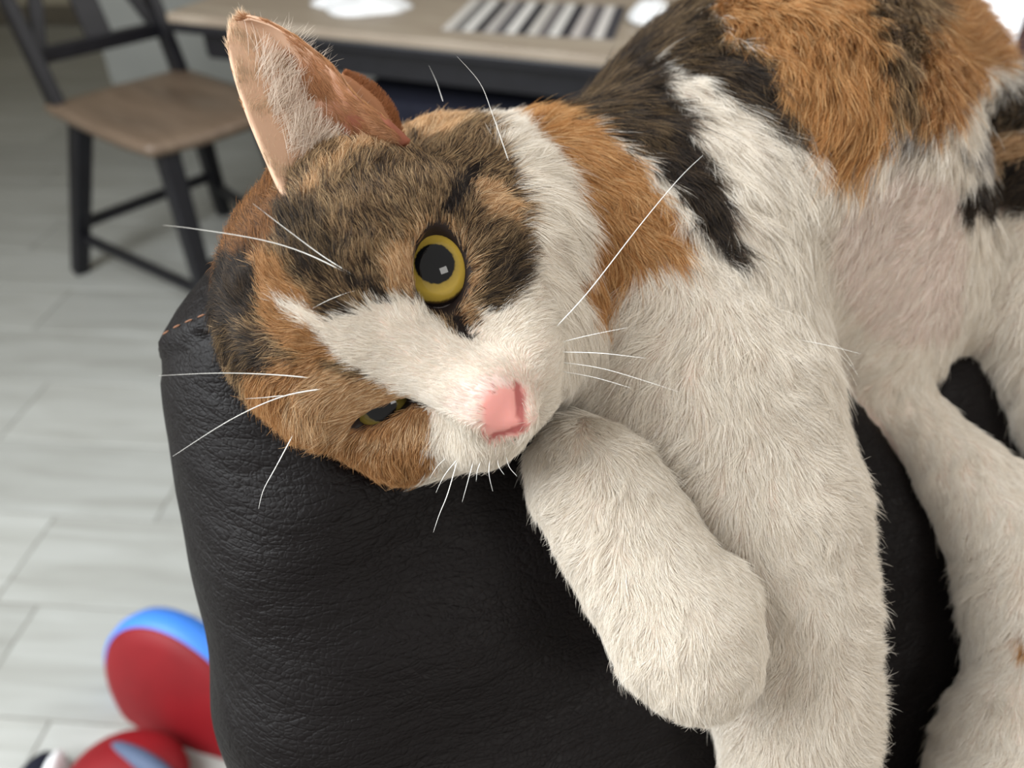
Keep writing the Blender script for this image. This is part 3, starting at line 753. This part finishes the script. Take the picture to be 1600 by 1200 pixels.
vcls = np.array([pc[kd.find(p)[1]] for p in cv])
gp, gd, gl, gk = [], [], [], []
for (px, py, dx, dy, ln, lf) in LIE:
    h = throw(px, py)
    if h is None: continue
    gp.append(h); gd.append((dx, -dy, 0)); gl.append(ln); gk.append(lf)
gp, gd, gl, gk = map(np.array, (gp, gd, gl, gk))
def lie_at(p):
    D = np.zeros((len(p), 3)); Lh = np.zeros(len(p)); K = np.zeros(len(p))
    for i in range(0, len(p), 20000):
        d2 = ((p[i:i + 20000, None, :] - gp[None]) ** 2).sum(2)
        w = 1.0 / (d2 + 2e-5) ** 2.2; w /= w.sum(1)[:, None]
        D[i:i + 20000] = w @ gd; Lh[i:i + 20000] = w @ gl; K[i:i + 20000] = w @ gk
    return D, Lh, K
vD, vL, vK = lie_at(cv)
S_ = lambda *c: np.array(srgb(*c))
PAL = {W: [(236,229,217),(243,238,229),(226,217,203)], TAB: [(176,146,108),(136,108,78),(72,58,47),(54,44,37),(198,170,130)],
       ORA: [(210,163,108),(194,141,86),(226,187,136),(173,122,73)], DRK: [(44,38,34),(34,30,28),(70,58,48),(92,76,58)],
       TAN: [(222,188,146),(204,164,118),(234,206,168),(170,128,88)], PNK: [(228,214,204),(222,206,196)],
       GRY: [(150,140,130),(216,210,204),(90,80,72),(226,222,216)], NOSEC: [(226,160,152)], RIM: [(40,30,26)],
       ORD: [(142,100,62),(166,118,74),(104,76,54)], FOR: [(196,150,100),(178,130,82),(150,106,66),(212,172,126)], DTB: [(70,58,46),(48,40,34),(112,92,68),(142,118,86),(40,33,29)]}
SKIN = {W: (206,186,172), TAB: (70,55,42), ORA: (128,80,44), DRK: (34,29,27), TAN: (150,110,75), PNK: (214,198,189), GRY: (140,128,120),
        NOSEC: (216,164,154), RIM: (30,20,19), ORD: (80,52,34), DTB: (52,44,37), FOR: (120,82,50)}
vcol = np.array([S_(*SKIN[c]) for c in vcls])
bald = np.zeros(len(cv))
bald[vcls == RIM] = 0.6
nc = throw(789, 645); nd = np.linalg.norm(cv - nc, axis=1)
nk = np.clip((0.0105 - nd) / 0.0055, 0, 1) * (vcls == NOSEC) + np.clip((0.016 - nd) / 0.012, 0, 1) * 0.35 * (vcls != NOSEC)
nk = np.clip(nk, 0, 1)[:, None]
vcol = vcol * (1 - nk) + S_(218, 150, 142) * nk
for g, kk in CARVES[:4]:
    vcol[g(cv) < 0.0003] = S_(170, 96, 92)
bald = np.maximum(bald, np.where(vcls == NOSEC, 1.0, np.clip((0.013 - nd) / 0.008, 0, 0.6)))
for (s, n, a, b, ra, rb) in EYES:                # dark lids
    q = cv - s; e = np.sqrt(((q @ a) / ra) ** 2 + ((q @ b) / rb) ** 2); deep = np.abs(q @ n) < 0.02
    edge = (e < 1.16) & deep
    bald[(e < 1.13) & deep] = 1
    vcol[edge] = S_(34, 24, 21)
M_SKIN, n_, l_, b_ = new_mat('cat_skin', 0.6, (0.5, 0.4, 0.35), 0.25)
at_ = N(n_, 'ShaderNodeAttribute', attribute_name='coat'); l_.new(at_.outputs['Color'], b_.inputs['Base Color'])
b_.inputs['Subsurface Weight'].default_value = 0.25; b_.inputs['Subsurface Radius'].default_value = (0.004, 0.002, 0.001); b_.inputs['Subsurface Scale'].default_value = 1.0
body = mesh_obj('body', to_world(cv), cf, M_SKIN, ROOT_CAT)
ca = body.data.attributes.new('coat', 'FLOAT_COLOR', 'POINT')
ca.data.foreach_set('color', np.concatenate([vcol, np.ones((len(cv), 1))], 1).astype(np.float32).ravel())

# ------------------------------------------------------------------ eyes
def eye_material(name, amber):
    m, n, l, b = new_mat(name, 0.05, (0.1, 0.1, 0.05), 0.30)
    tc = N(n, 'ShaderNodeTexCoord'); nz = N(n, 'ShaderNodeVectorMath', operation='NORMALIZE'); l.new(tc.outputs['Object'], nz.inputs[0])
    sp = N(n, 'ShaderNodeSeparateXYZ'); l.new(nz.outputs[0], sp.inputs[0])
    ac = N(n, 'ShaderNodeMath', operation='ARCCOSINE'); l.new(sp.outputs['Z'], ac.inputs[0])
    st = N(n, 'ShaderNodeTexNoise', Scale=14.0, Detail=3.0); l.new(nz.outputs[0], st.inputs['Vector'])
    ad = N(n, 'ShaderNodeMath', operation='MULTIPLY_ADD'); ad.inputs[1].default_value = 0.06; l.new(st.outputs['Fac'], ad.inputs[0]); l.new(ac.outputs[0], ad.inputs[2])
    a = srgb(*amber)
    r = ramp(n, [(0.0, srgb(5, 6, 8)), (0.275, srgb(5, 6, 8)), (0.295, tuple(x * 0.6 for x in a)), (0.40, a), (0.52, tuple(x * 0.8 for x in a)), (0.55, srgb(70, 54, 26)), (0.58, srgb(22, 16, 15)), (0.63, srgb(26, 20, 19)), (0.67, srgb(150, 142, 142))])
    dv = N(n, 'ShaderNodeMath', operation='DIVIDE'); dv.inputs[1].default_value = 1.55; l.new(ad.outputs[0], dv.inputs[0])
    l.new(dv.outputs[0], r.inputs[0]); l.new(r.outputs[0], b.inputs['Base Color'])
    
    return m
for i, (s, n, a, b, ra, rb) in enumerate(EYES):
    R = (0.0140, 0.0118)[i]
    c = s - n * (R + (0.0006, 0.0026)[i])
    bm = bmesh.new(); bmesh.ops.create_uvsphere(bm, u_segments=48, v_segments=32, radius=R)
    me = bpy.data.meshes.new('eyeball'); bm.to_mesh(me); bm.free(); me.materials.append(eye_material('cat_eye', ((172, 146, 62), (112, 98, 44))[i]))
    me.polygons.foreach_set('use_smooth', np.ones(len(me.polygons), bool))
    o = bpy.data.objects.new('eyeball', me); link(o, ROOT_CAT)
    gaze = unit(n + a * (-0.17, 0.0)[i] + b * (0.10, -0.15)[i])
    gw = unit(to_world(gaze) - VC)
    o.rotation_euler = Vector(gw).to_track_quat('Z', 'Y').to_euler()
    o.location = Vector(to_world(c)) - ROOT_CAT.location
    o['label'] = ('wide open amber eye', 'half closed amber eye')[i]

# ------------------------------------------------------------------ ear
def spline(pts, n):
    pts = np.asarray(pts, float)
    t = np.linspace(0, len(pts) - 1, n); out = []
    for x in t:
        i = min(int(x), len(pts) - 2); u = x - i
        p0, p1, p2, p3 = pts[max(i - 1, 0)], pts[i], pts[i + 1], pts[min(i + 2, len(pts) - 1)]
        out.append(0.5 * ((2 * p1) + (-p0 + p2) * u + (2 * p0 - 5 * p1 + 4 * p2 - p3) * u * u + (-p0 + 3 * p1 - 3 * p2 + p3) * u ** 3))
    return np.array(out)
ED = march(520, 270, field)[2]
NV, NU = 48, 36
eL = spline([(470, 330), (440, 300), (412, 240), (385, 175), (364, 110), (356, 70), (359, 44), (376, 29)], NV)
eR = spline([(640, 222), (606, 190), (572, 165), (550, 145), (525, 112), (480, 72), (432, 41), (392, 27)], NV)
ear_v = []
for j in range(NV):
    v = j / (NV - 1)
    for i in range(NU):
        u = i / (NU - 1)
        x, y = eL[j] * (1 - u) + eR[j] * u
        cup = (1 - v) ** 0.8 * 4 * u * (1 - u)
        d = ED - 0.004 + 0.012 * v + 0.022 * cup * (0.65 + 0.7 * u) + 0.010 * (1 - v) * (u - 0.3) + (0.004 * (1 - u) ** 3) + 0.02 * max(0, 0.14 - v) * (0.5 + u)
        ear_v.append(cs(x, y, d))
ear_v = np.array(ear_v)
ear_f = [(j * NU + i, j * NU + i + 1, (j + 1) * NU + i + 1, (j + 1) * NU + i) for j in range(NV - 1) for i in range(NU - 1)]
M_EAR, n_, l_, b_ = new_mat('ear_skin', 0.65, srgb(196, 150, 122), 0.2)
at_ = N(n_, 'ShaderNodeAttribute', attribute_name='coat'); l_.new(at_.outputs['Color'], b_.inputs['Base Color'])
tr = N(n_, 'ShaderNodeBsdfTranslucent', Color=(*srgb(240, 186, 156), 1)); mx = N(n_, 'ShaderNodeMixShader'); mx.inputs[0].default_value = 0.25
l_.new(b_.outputs[0], mx.inputs[1]); l_.new(tr.outputs[0], mx.inputs[2]); l_.new(mx.outputs[0], n_['Material Output'].inputs['Surface'])
ear = mesh_obj('ear', to_world(ear_v), ear_f, M_EAR, ROOT_CAT)
ec = np.zeros((len(ear_v), 3))
for j in range(NV):
    for i in range(NU):
        v, u = j / (NV - 1), i / (NU - 1)
        k = np.clip((u - 0.45) * 3, 0, 1) * np.clip((0.75 - v) * 2, 0, 1)
        ec[j * NU + i] = S_(216, 180, 152) * (1 - k) + S_(146, 90, 70) * k
a_ = ear.data.attributes.new('coat', 'FLOAT_COLOR', 'POINT'); a_.data.foreach_set('color', np.concatenate([ec, np.ones((len(ec), 1))], 1).astype(np.float32).ravel())
sm = ear.modifiers.new('thickness', 'SOLIDIFY'); sm.thickness = 0.0014; sm.offset = 0
# the folded outer flap at the ear's base
fl = spline([(535, 116), (568, 127), (598, 152), (618, 185), (626, 215)], 20); fi = spline([(532, 122), (550, 150), (575, 180), (600, 208), (615, 232)], 20)
fv = []
for j in range(20):
    for i in range(8):
        u = i / 7; x, y = fl[j] * (1 - u) + fi[j] * u
        fv.append(cs(x, y, ED + 0.026 - 0.004 * math.sin(u * math.pi) + 0.004 * u))
ff = [(j * 8 + i, j * 8 + i + 1, (j + 1) * 8 + i + 1, (j + 1) * 8 + i) for j in range(19) for i in range(7)]
fold = mesh_obj('ear_fold', to_world(np.array(fv)), ff, M_EAR, ear, world_coords=False)
fold.data.transform(Matrix.Translation(-ROOT_CAT.location))
a_ = fold.data.attributes.new('coat', 'FLOAT_COLOR', 'POINT'); a_.data.foreach_set('color', np.tile(np.array([*srgb(160, 112, 78), 1]), (len(fv), 1)).astype(np.float32).ravel())
sm = fold.modifiers.new('thickness', 'SOLIDIFY'); sm.thickness = 0.0014; sm.offset = 0

# ------------------------------------------------------------------ fur strands
def hair_material():
    m = bpy.data.materials.new('cat_fur'); m.use_nodes = True
    n, l = m.node_tree.nodes, m.node_tree.links; b = n['Principled BSDF']
    a = N(n, 'ShaderNodeAttribute', attribute_name='coat')
    l.new(a.outputs['Color'], b.inputs['Base Color']); b.inputs['Roughness'].default_value = 0.5; b.inputs['Specular IOR Level'].default_value = 0.25
    t = N(n, 'ShaderNodeBsdfTranslucent'); l.new(a.outputs['Color'], t.inputs['Color'])
    mx = N(n, 'ShaderNodeMixShader'); mx.inputs[0].default_value = 0.35
    l.new(b.outputs[0], mx.inputs[1]); l.new(t.outputs[0], mx.inputs[2]); l.new(mx.outputs[0], n['Material Output'].inputs['Surface'])
    return m
M_FUR = hair_material()
def smooth_noise(p, s, seed=0):
    r = np.random.default_rng(seed); out = np.zeros(len(p))
    for _ in range(5):
        k = r.normal(size=3) * s; out += np.sin(p @ k + r.uniform(0, 6.28))
    return out / 5 ** 0.5 / 0.7
def strands(name, P, Nn, D, Lm, K, C0, C1, parent, rad, seg=5, curl=0.25):
    """P roots, D lie, Lm lengths (m), K lift, C0/C1 colours at root and tip; all in eye space."""
    n = len(P)
    T = D - Nn * (D * Nn).sum(1)[:, None]
    T /= np.linalg.norm(T, axis=1)[:, None] + 1e-9
    B = np.cross(Nn, T)
    j = smooth_noise(P, 180, 3) * 0.22 + smooth_noise(P, 520, 4) * 0.22 + rng.normal(size=n) * 0.16
    j *= np.clip(Lm / 0.006, 0.45, 1.0) * np.clip(0.012 / Lm, 0.55, 1.0)
    T = T * np.cos(j)[:, None] + B * np.sin(j)[:, None]
    B = np.cross(Nn, T)
    K = np.clip(K + smooth_noise(P, 300, 5) * 0.10 + rng.normal(size=n) * 0.08, 0.08, 1.0)
    bend = (rng.normal(size=n) * curl + smooth_noise(P, 400, 6) * curl) * np.clip(0.010 / Lm, 0.5, 1.0)
    pts = np.zeros((n, seg, 3)); s = np.linspace(0, 1, seg)
    for q in range(seg):
        x = s[q]
        pts[:, q] = P + Lm[:, None] * (T * (x * np.cos(K * 0.8))[:, None] + Nn * (np.sin(K * 1.25) * (x - 0.42 * x * x))[:, None] + B * (0.22 * bend * x * x)[:, None])
    w = to_world(pts.reshape(-1, 3)) - np.array(parent_origin(parent))
    hc = bpy.data.hair_curves.new(name); hc.add_curves([seg] * n)
    hc.attributes['position'].data.foreach_set('vector', w.astype(np.float32).ravel())
    prof = np.array([1.0, 1.0, 0.85, 0.6, 0.15]) if seg == 5 else np.linspace(1, 0.15, seg)
    ra = hc.attributes.get('radius') or hc.attributes.new('radius', 'FLOAT', 'POINT')
    ra.data.foreach_set('value', (np.repeat(rad, seg).reshape(n, seg) * prof).astype(np.float32).ravel() if np.ndim(rad) else np.tile(rad * prof, n).astype(np.float32))
    col = C0[:, None, :] * (1 - s)[None, :, None] + C1[:, None, :] * s[None, :, None]
    col = np.concatenate([col, np.ones((n, seg, 1))], 2)
    a = hc.attributes.new('coat', 'FLOAT_COLOR', 'POINT'); a.data.foreach_set('color', col.astype(np.float32).ravel())
    hc.materials.append(M_FUR)
    o = bpy.data.objects.new(name, hc); link(o, parent)
    o['kind'] = 'stuff'
    return o
def sample(V, F, wt, n):
    tri = np.concatenate([F[:, [0, 1, 2]], F[:, [0, 2, 3]]])
    A = np.linalg.norm(np.cross(V[tri[:, 1]] - V[tri[:, 0]], V[tri[:, 2]] - V[tri[:, 0]]), axis=1) * wt[tri].mean(1)
    t = tri[rng.choice(len(tri), n, p=A / A.sum())]
    u, v = rng.random(n), rng.random(n); m = u + v > 1; u[m] = 1 - u[m]; v[m] = 1 - v[m]
    return t, np.stack([1 - u - v, u, v], 1)
if FUR:
    view = cv / np.linalg.norm(cv, axis=1)[:, None]
    facing = -(view * cn).sum(1)
    wt = np.where(facing > -0.25, 1.0, 0.22)
    px = cv[:, 0] / cv[:, 2] * FPX + 800; py = 600 - cv[:, 1] / cv[:, 2] * FPX
    wt *= np.where((px > -80) & (px < 1680) & (py > -80) & (py < 1280), 1, 0.2)
    wt *= (0.25 / cv[:, 2]) ** 1.5
    wt *= (1 - bald) * (leather_f(cv) > 0.001)
    wt *= np.where(vcls == PNK, 0.6, 1.0)
    wt *= np.clip(9.0 / vL, 0.7, 1.8)
    NH = 520000
    t, bc = sample(cv, cf, wt, NH)
    mixv = lambda X: (X[t] * (bc[:, :, None] if X.ndim == 2 else bc)).sum(1)
    P = mixv(cv); Nn = mixv(cn); Nn /= np.linalg.norm(Nn, axis=1)[:, None]
    D = mixv(vD); Lm = mixv(vL) * 1e-3; K = mixv(vK)
    pick = t[np.arange(NH), rng.integers(0, 3, NH)]
    c = vcls[pick]
    c = np.where((c == PNK) & (rng.random(NH) < 0.4), W, c)
    C0 = np.zeros((NH, 3)); C1 = np.zeros((NH, 3))
    band = smooth_noise(P, 330, 11) * 0.4 + smooth_noise(P, 900, 12) * 0.6
    for k, cols in PAL.items():
        m = np.where(c == k)[0]
        if not len(m): continue
        cc = np.array([srgb(*x) for x in cols])
        r = rng.random(len(m))
        if k in (TAB, DTB, DRK):                 # ticked coat: light and dark hairs in small streaks
            order = np.argsort(cc.sum(1)); r = np.clip(r * 0.86 + 0.07 + 0.11 * band[m], 0, 0.999)
            idx = order[(r * len(cc)).astype(int)]
        else:
            idx = (r * len(cc)).astype(int)
        C1[m] = cc[idx] * rng.uniform(0.9, 1.1, (len(m), 1))
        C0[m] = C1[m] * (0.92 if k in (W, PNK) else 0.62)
    face = np.linalg.norm(P - HO, axis=1) < 0.062
    Lm *= np.where(face, 0.8, 1.0)
    K = np.where(face, K * 0.8, K)
    Lm *= rng.uniform(0.6, 1.1, NH) * np.where(rng.random(NH) < 0.04, 1.5, 1.0)
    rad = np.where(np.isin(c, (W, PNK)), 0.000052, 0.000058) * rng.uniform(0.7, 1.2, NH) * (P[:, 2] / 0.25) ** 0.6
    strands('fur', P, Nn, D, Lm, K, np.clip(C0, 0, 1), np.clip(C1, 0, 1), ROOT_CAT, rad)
    # ear fuzz and the long pale tufts inside the ear
    ef = np.array(ear_f); en = np.zeros_like(ear_v)
    fn = np.cross(ear_v[ef[:, 1]] - ear_v[ef[:, 0]], ear_v[ef[:, 3]] - ear_v[ef[:, 0]])
    for q in range(4): np.add.at(en, ef[:, q], fn)
    en /= np.linalg.norm(en, axis=1)[:, None]; en *= -np.sign((en * ear_v).sum(1))[:, None]
    uv = np.array([(i / (NU - 1), j / (NV - 1)) for j in range(NV) for i in range(NU)])
    te, be = sample(ear_v, ef, np.ones(len(ear_v)), 42000)
    P = (ear_v[te] * be[:, :, None]).sum(1); Nn = (en[te] * be[:, :, None]).sum(1); U = (uv[te] * be[:, :, None]).sum(1)
    D = np.tile(np.array([-0.25, 0.97, 0.0]), (len(P), 1)) + np.stack([(U[:, 0] < 0.2) * 0.3 + (U[:, 0] > 0.75) * 0.1, 0 * U[:, 0], 0 * U[:, 0]], 1)
    colr = np.where((U[:, 0] > 0.55)[:, None], S_(196, 146, 106), S_(234, 208, 178)) * rng.uniform(0.62, 1.15, (len(P), 1))
    strands('ear_fur', P, Nn, D, np.where(U[:, 0] < 0.5, 0.0036, 0.0046) * rng.uniform(.6, 1.2, len(P)), np.full(len(P), 0.25), colr * 0.8, colr, ROOT_CAT, 0.00005)
    back_n = -Nn
    strands('ear_fur', P, back_n, D, np.full(len(P), 0.0028) * rng.uniform(.6, 1.2, len(P)), np.full(len(P), 0.2), np.tile(S_(150, 106, 70), (len(P), 1)), np.tile(S_(196, 150, 104), (len(P), 1)), ROOT_CAT, 0.00005)
    FV = np.array(fv); FF = np.array(ff); tf, bf = sample(FV, FF, np.ones(len(FV)), 6000)
    Pf = (FV[tf] * bf[:, :, None]).sum(1); Nf = -unit(FV.mean(0)) * np.ones((len(Pf), 1))
    cf_ = S_(168, 112, 72) * rng.uniform(0.75, 1.15, (len(Pf), 1))
    strands('ear_fur', Pf, Nf, np.tile(np.array([0.5, 0.85, 0.0]), (len(Pf), 1)), np.full(len(Pf), 0.0022), np.full(len(Pf), 0.3), cf_ * 0.8, cf_, ROOT_CAT, 0.00005)
    m = (U[:, 0] > 0.14) & (U[:, 0] < 0.62) & (U[:, 1] > 0.10) & (U[:, 1] < 0.66) & (rng.random(len(P)) < 0.16 * np.sin(np.clip((U[:, 0] - 0.1) / 0.55, 0, 1) * 3.14) * np.sin(np.clip((U[:, 1] - 0.05) / 0.65, 0, 1) * 3.14))
    P, Nn, U = P[m], Nn[m], U[m]
    D = np.stack([0.35 + 0.5 * U[:, 0] + rng.normal(size=len(P)) * 0.25, 0.75 + 0 * U[:, 0], 0 * U[:, 0]], 1)
    cw = np.tile(S_(232, 220, 206), (len(P), 1))
    strands('ear_tuft', P, Nn, D, rng.uniform(0.008, 0.017, len(P)), np.full(len(P), 0.45), cw, cw, ROOT_CAT, 0.00006, curl=0.6)

# ------------------------------------------------------------------ whiskers
M_WHISK = plain('whisker_white', (236, 236, 232), 0.35, 0.5, 0.03)
WHISK = [
 ([(604,464),(540,426),(470,393),(400,373),(300,357),(255,352)], .62, -.018), ([(572,441),(510,404),(450,360),(395,318)], .55, -.012), ([(600,461),(560,454),(520,466),(488,482)], .5, -.006),
 ([(494,591),(420,585),(340,583),(248,587)], .55, -.012), ([(514,606),(440,620),(360,656),(270,713)], .6, -.012), ([(448,617),(415,621),(383,623)], .5, -.004), ([(462,672),(432,728),(412,765),(404,795)], .5, -.004),
 ([(700,713),(684,728),(671,748)], .4, -.004), ([(718,714),(695,742),(681,770)], .45, -.004), ([(716,714),(700,770),(686,805),(677,832)], .45, -.006), ([(741,716),(733,745),(722,785)], .4, -.004),
 ([(753,716),(746,735),(744,752)], .35, -.003), ([(766,714),(764,740),(770,768)], .35, -.003), ([(790,710),(796,730),(808,744)], .35, -.003), ([(778,714),(779,728),(788,742)], .35, -.003),
 ([(868,512),(920,455),(1000,352),(1060,280),(1098,243)], .5, -.02), ([(876,550),(940,552),(1010,560)], .4, -.012), ([(878,566),(950,578),(1060,612)], .35, -.014), ([(876,580),(930,590),(985,606)], .35, -.012), ([(876,535),(920,524),(980,512)], .35, -.012),
 ([(796,255),(770,180),(750,130),(714,88)], .42, -.01), ([(692,158),(682,128),(670,102)], .35, -.006), ([(1232,528),(1290,539),(1345,553)], .4, -.004),
]
for pts, wdt, dz in WHISK:
    sp = spline(pts, 22)
    h = throw(*pts[0]); d0 = (h[2] if h is not None else 0.27) + 0.0005
    v3 = np.array([cs(x, y, d0 + dz * (k / 21) ** 1.2) for k, (x, y) in enumerate(sp)])
    w3 = to_world(v3); NR = 6; vv = []
    for k in range(22):
        t = Vector(w3[min(k + 1, 21)] - w3[max(k - 1, 0)]).normalized(); e1 = t.orthogonal().normalized(); e2 = t.cross(e1)
        r = 0.00019 * wdt / 0.5 * (1 - 0.85 * k / 21)
        for q in range(NR):
            g = 2 * math.pi * q / NR; vv.append(Vector(w3[k]) + e1 * (r * math.cos(g)) + e2 * (r * math.sin(g)))
    fc = [(k * NR + q, k * NR + (q + 1) % NR, (k + 1) * NR + (q + 1) % NR, (k + 1) * NR + q) for k in range(21) for q in range(NR)]
    mesh_obj('whisker', np.array([tuple(x) for x in vv]), fc, M_WHISK, ROOT_CAT)
